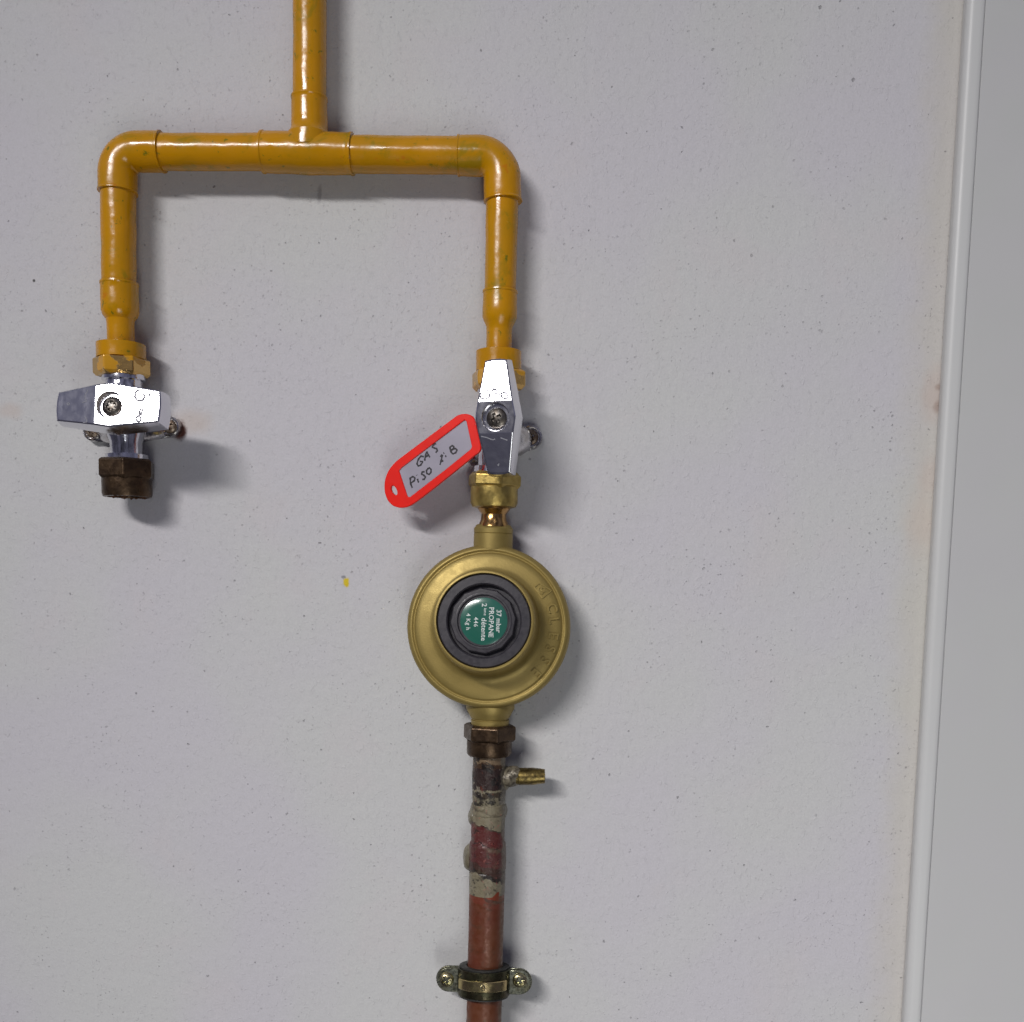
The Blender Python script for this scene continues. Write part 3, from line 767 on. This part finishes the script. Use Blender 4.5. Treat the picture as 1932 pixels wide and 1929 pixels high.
# ------------------------------------------------------------------ copper pipe below
bz = P(915, 1700, D)
cop = thing('copper_pipe', bz, 'weathered red-brown copper pipe with peeling paint rising to the regulator', 'pipe')
def zof(py, px=918): return P(px, py, D).z - bz.z
hexpart([(924.3, 1366, 44), (924.2, 1370, 50.5), (923.6, 1393, 50.5), (923.4, 1398, 44)], R(8), 'hex_nut', 'old_brass', cop)
m = MB(); turn(m, [(923.4, 1396, 42.5), (923, 1420, 42.5), (923, 1424.5, 40), (923, 1425, 30)], D)
m.build('nut_collar', M['old_brass'], cop)
BEI = (.20, .175, .115); BR = (.062, .033, .018); BK = (.014, .011, .010); DR = (.092, .018, .016); OR = (.20, .038, .016); RB = (.125, .038, .015)
tee_m = banded('scorched_fitting', [(zof(1640), BEI), (zof(1516), BEI), (zof(1500), (.06, .045, .03)), (zof(1489), BEI), (zof(1485), (.035, .02, .018)), (zof(1446), BR), (zof(1436), (.20, .14, .085)), (zof(1400), BR)],
               2.4, 260, .25, .36, .9, side=(P(945, 1480, D).x - bz.x, (.15, .135, .105), .8),  # right side: overspray paint, with its shade mixed into the colour
               blot=[(170, .50, .58, BK, .9), (330, .62, .68, (.30, .26, .2), .8), (240, .62, .7, (.13, .04, .025), .8)])
def cpart(name, rows, mat, d=D, wob=.35, seed=0):
    m = MB(); turn(m, densify(rows, 4), d, wob=wob, seed=seed); return m.build(name, mat, cop)
cpart('tee_fitting', [(922.8, 1420, 31), (922.5, 1470, 31.2), (922.3, 1518, 31.4)], tee_m, seed=2)
ban2 = banded('flaking_red_coupling', [(zof(1760), BEI), (zof(1651), (.02, .013, .01)), (zof(1644), (.05, .022, .016)), (zof(1628), (.085, .02, .018)), (zof(1592.5), (.03, .012, .01)), (zof(1590), DR), (zof(1558), (.05, .03, .02)), (zof(1555), BEI), (zof(1528), (.13, .11, .07)), (zof(1524), BEI), (zof(1480), BEI)],
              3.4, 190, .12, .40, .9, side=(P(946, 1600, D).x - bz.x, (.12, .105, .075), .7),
              blot=[(260, .57, .64, BK, .75), (330, .61, .67, (.34, .10, .08), .6), (110, .52, .66, (.13, .10, .065), .6)], slope=.3)
cpart('coupling', [(922, 1514, 30), (922, 1517, 32.5), (921.8, 1534, 32.8), (921.7, 1536, 31.5), (921.6, 1560, 31.6), (921.3, 1586, 32), (921.2, 1590, 34.2), (921, 1620, 35), (920.4, 1638, 34.8), (920.2, 1641, 33.2), (920, 1643, 34.2), (919.4, 1668, 33.8), (918.4, 1684, 33.6)], ban2, seed=5)
ban3 = banded('red_brown_copper', [(zof(2300), RB), (zof(1702), (.17, .04, .02)), (zof(1688), (.08, .035, .024)), (zof(1682), OR), (zof(1668), (.05, .03, .02)), (zof(1665), BEI), (zof(1640), BEI)],
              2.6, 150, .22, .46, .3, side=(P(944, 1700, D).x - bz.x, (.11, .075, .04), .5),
              blot=[(28, .45, .66, (.12, .024, .013), .6), (60, .52, .7, (.055, .030, .017), .7), (420, .66, .72, (.06, .03, .02), .6), (90, .58, .64, (.10, .08, .05), .5)], slope=.3)
cpart('pipe', [(919.2, 1658, 32.6), (917.6, 1690, 33.3), (914, 1760, 33.0), (911.3, 1880, 33.0), (903, 2350, 33)], ban3, seed=8, wob=.12)
# test nozzle
o = P(940, 1466, D); ax = P(1028, 1464.6, D) - o; k = S(980, 1465, D)
m = MB(); m.lathe(o, ax, [(0, 15*k), (12*k, 16*k), (22*k, 20*k), (30*k, 19*k), (37*k, 17*k), (41*k, 14*k)], n=32, wob=2.2, seed=3)
for v__ in m.bm.verts: v__.co += noise.noise_vector(v__.co*.5)*.5
m.build('solder_joint', M['solder'], cop)
m = MB(); m.lathe(o, ax, [(25*k, 14.5*k), (38*k, 15.0*k), (40*k, 16.4*k), (66*k, 16.4*k), (74*k, 15.2*k), (88*k, 13.4*k), (88.4*k, 12.5*k), (88.3*k, 8*k), (80*k, 7*k)], n=48)
m.build('test_nozzle', M['dirty_brass'], cop)
# blobs of dried sealant on the left of the joints
def blob(cx, cy, rx, rz, d, seed, name='sealant_blob'):
    m = MB(); c = P(cx, cy, d); s_ = S(cx, cy, d)
    bmesh.ops.create_icosphere(m.bm, subdivisions=4, radius=1)
    for v__ in m.bm.verts:
        q = v__.co.copy(); n_ = 1 + .18*noise.noise(q*1.6 + Vector((seed, 0, 0)))
        v__.co = c + Vector((q.x*rx*s_, q.y*7, q.z*rz*s_))*n_
    return m.build(name, M['seal'], cop)
blob(899, 1538, 15, 24, 12, 2); blob(894, 1618, 19.5, 31, 11, 7); blob(940, 1530, 16, 22, 13, 4); blob(936, 1652, 18, 24, 13, 9)
blob(951, 1468, 13, 24, 12, 12)

# ------------------------------------------------------------------ pipe clamp
cc = P(912, 1852, D)
cl = thing('pipe_clamp', cc, 'zinc plated two-screw pipe clamp with black rubber lining round the copper pipe', 'clamp')
pa = (P(903, 2350, D) - P(914, 1760, D)).normalized()   # pipe direction
axc = P(913, 1850, D); k = S(912, 1850, D)
m = MB(); m.lathe(axc, -pa, [(-29*k, 34*k), (-29*k, 45*k), (-28*k, 47*k), (-26*k, 47*k), (-25*k, 46*k), (25*k, 46*k), (26*k, 47*k), (28*k, 47*k), (29*k, 45*k), (29*k, 34*k)], n=64, cap0=False, cap1=False)
m.build('rubber_lining', M['rubber'], cl)
# metal strap halves wrapped over the front and the back, each ending in two ears
def strap(sgn, name):
    m = MB(); rings = []
    for i in range(33):
        a = math.pi*i/32; ca, sa = math.cos(a), math.sin(a)
        # slightly squared section, as a pressed strap has
        q = 1/((abs(ca)**2.6 + abs(sa)**2.6)**(1/2.6)); r0 = 46.5*k; r1 = 49.5*k*(.94 + .06*q); row = []
        for z, r in ((-24.5*k, r0), (-24.5*k, r1), (-12*k, r1 + .15), (12*k, r1 + .15), (24.5*k, r1), (24.5*k, r0)):
            row.append(axc + Vector((ca*r, -sgn*sa*r, 0)) - pa*z)
        rings.append(row)
    m.rings(rings)
    st = m.build(name, M['strap'], cl, bevel=.2)
    for sx in (-1, 1):
        m = MB()
        c0 = axc + Vector((sx*47.5*k, -sgn*1.2, 0)); c1 = axc + Vector((sx*66.5*k, -sgn*1.2, 0)); rr = 22.5*k if sgn > 0 else 24.5*k
        if sx > 0: out0 = stadium(c0, c1, rr, 0)
        else: out0 = stadium(c1, c0, rr, 0)
        keep = []
        for q in out0:      # square off the inner end against the strap
            if (q.x - c0.x)*sx < 0: q = Vector((c0.x, 0, c0.z + (rr if q.z > c0.z else -rr)))
            if not keep or (keep[-1] - q).length > 1e-4: keep.append(q)
        lo = axc.y - sgn*.4; hi = axc.y - sgn*2.0
        m.rings([[Vector((q.x, y_, q.z)) for q in keep] for y_ in (lo, hi)])
        m.build('ear', M['zinc_dark'], st, bevel=.3)
    return st
strap(1, 'front_strap'); strap(-1, 'back_strap')
# raised plate across the front with its stamped ring
m = MB(); rings = []
for i in range(25):
    a = R(34) + R(112)*i/24; ca, sa = math.cos(a), math.sin(a); r0, r1 = 49*k, 54*k; row = []
    for z, r in ((-9.5*k, r0), (-9.5*k, r1 - .3), (-8.5*k, r1), (8.5*k, r1), (9.5*k, r1 - .3), (9.5*k, r0)):
        row.append(axc + Vector((ca*r, -sa*r, 0)) - pa*z)
    rings.append(row)
m.rings(rings); m.build('rib', M['bright_brass_rib'], cl)
m = MB(); c = axc + Vector((.6, -54*k, 0)); 
m.tube([c + Vector((1.25*math.cos(2*math.pi*i/20), -.05, 1.25*math.sin(2*math.pi*i/20))) for i in range(21)], .28, 8); m.build('stamped_ring', M['zinc'], cl)
U2, V2, N2 = axes(FRONT)
for px, py in ((842.5, 1850), (980.5, 1851.5)):
    q = P(px, py, D + 2.4)
    disc_field(Vector((q.x, q.y - .2, q.z)), U2, V2, N2, 4.0, cross_head(4.0, 1.3, .5, .22, .62, 2.2), depth=1.6).build('clamp_screw', M['zinc'], cl)
m = MB(); m.lathe(Vector((axc.x, 0, axc.z)), FRONT, [(-5, 4), (4.2, 4)], n=24); m.build('wall_stud', M['zinc_dark'], cl)
cl.rotation_euler.x = R(-8)
for o in list(bpy.data.objects):
    if '_b' in o: del o['_b']
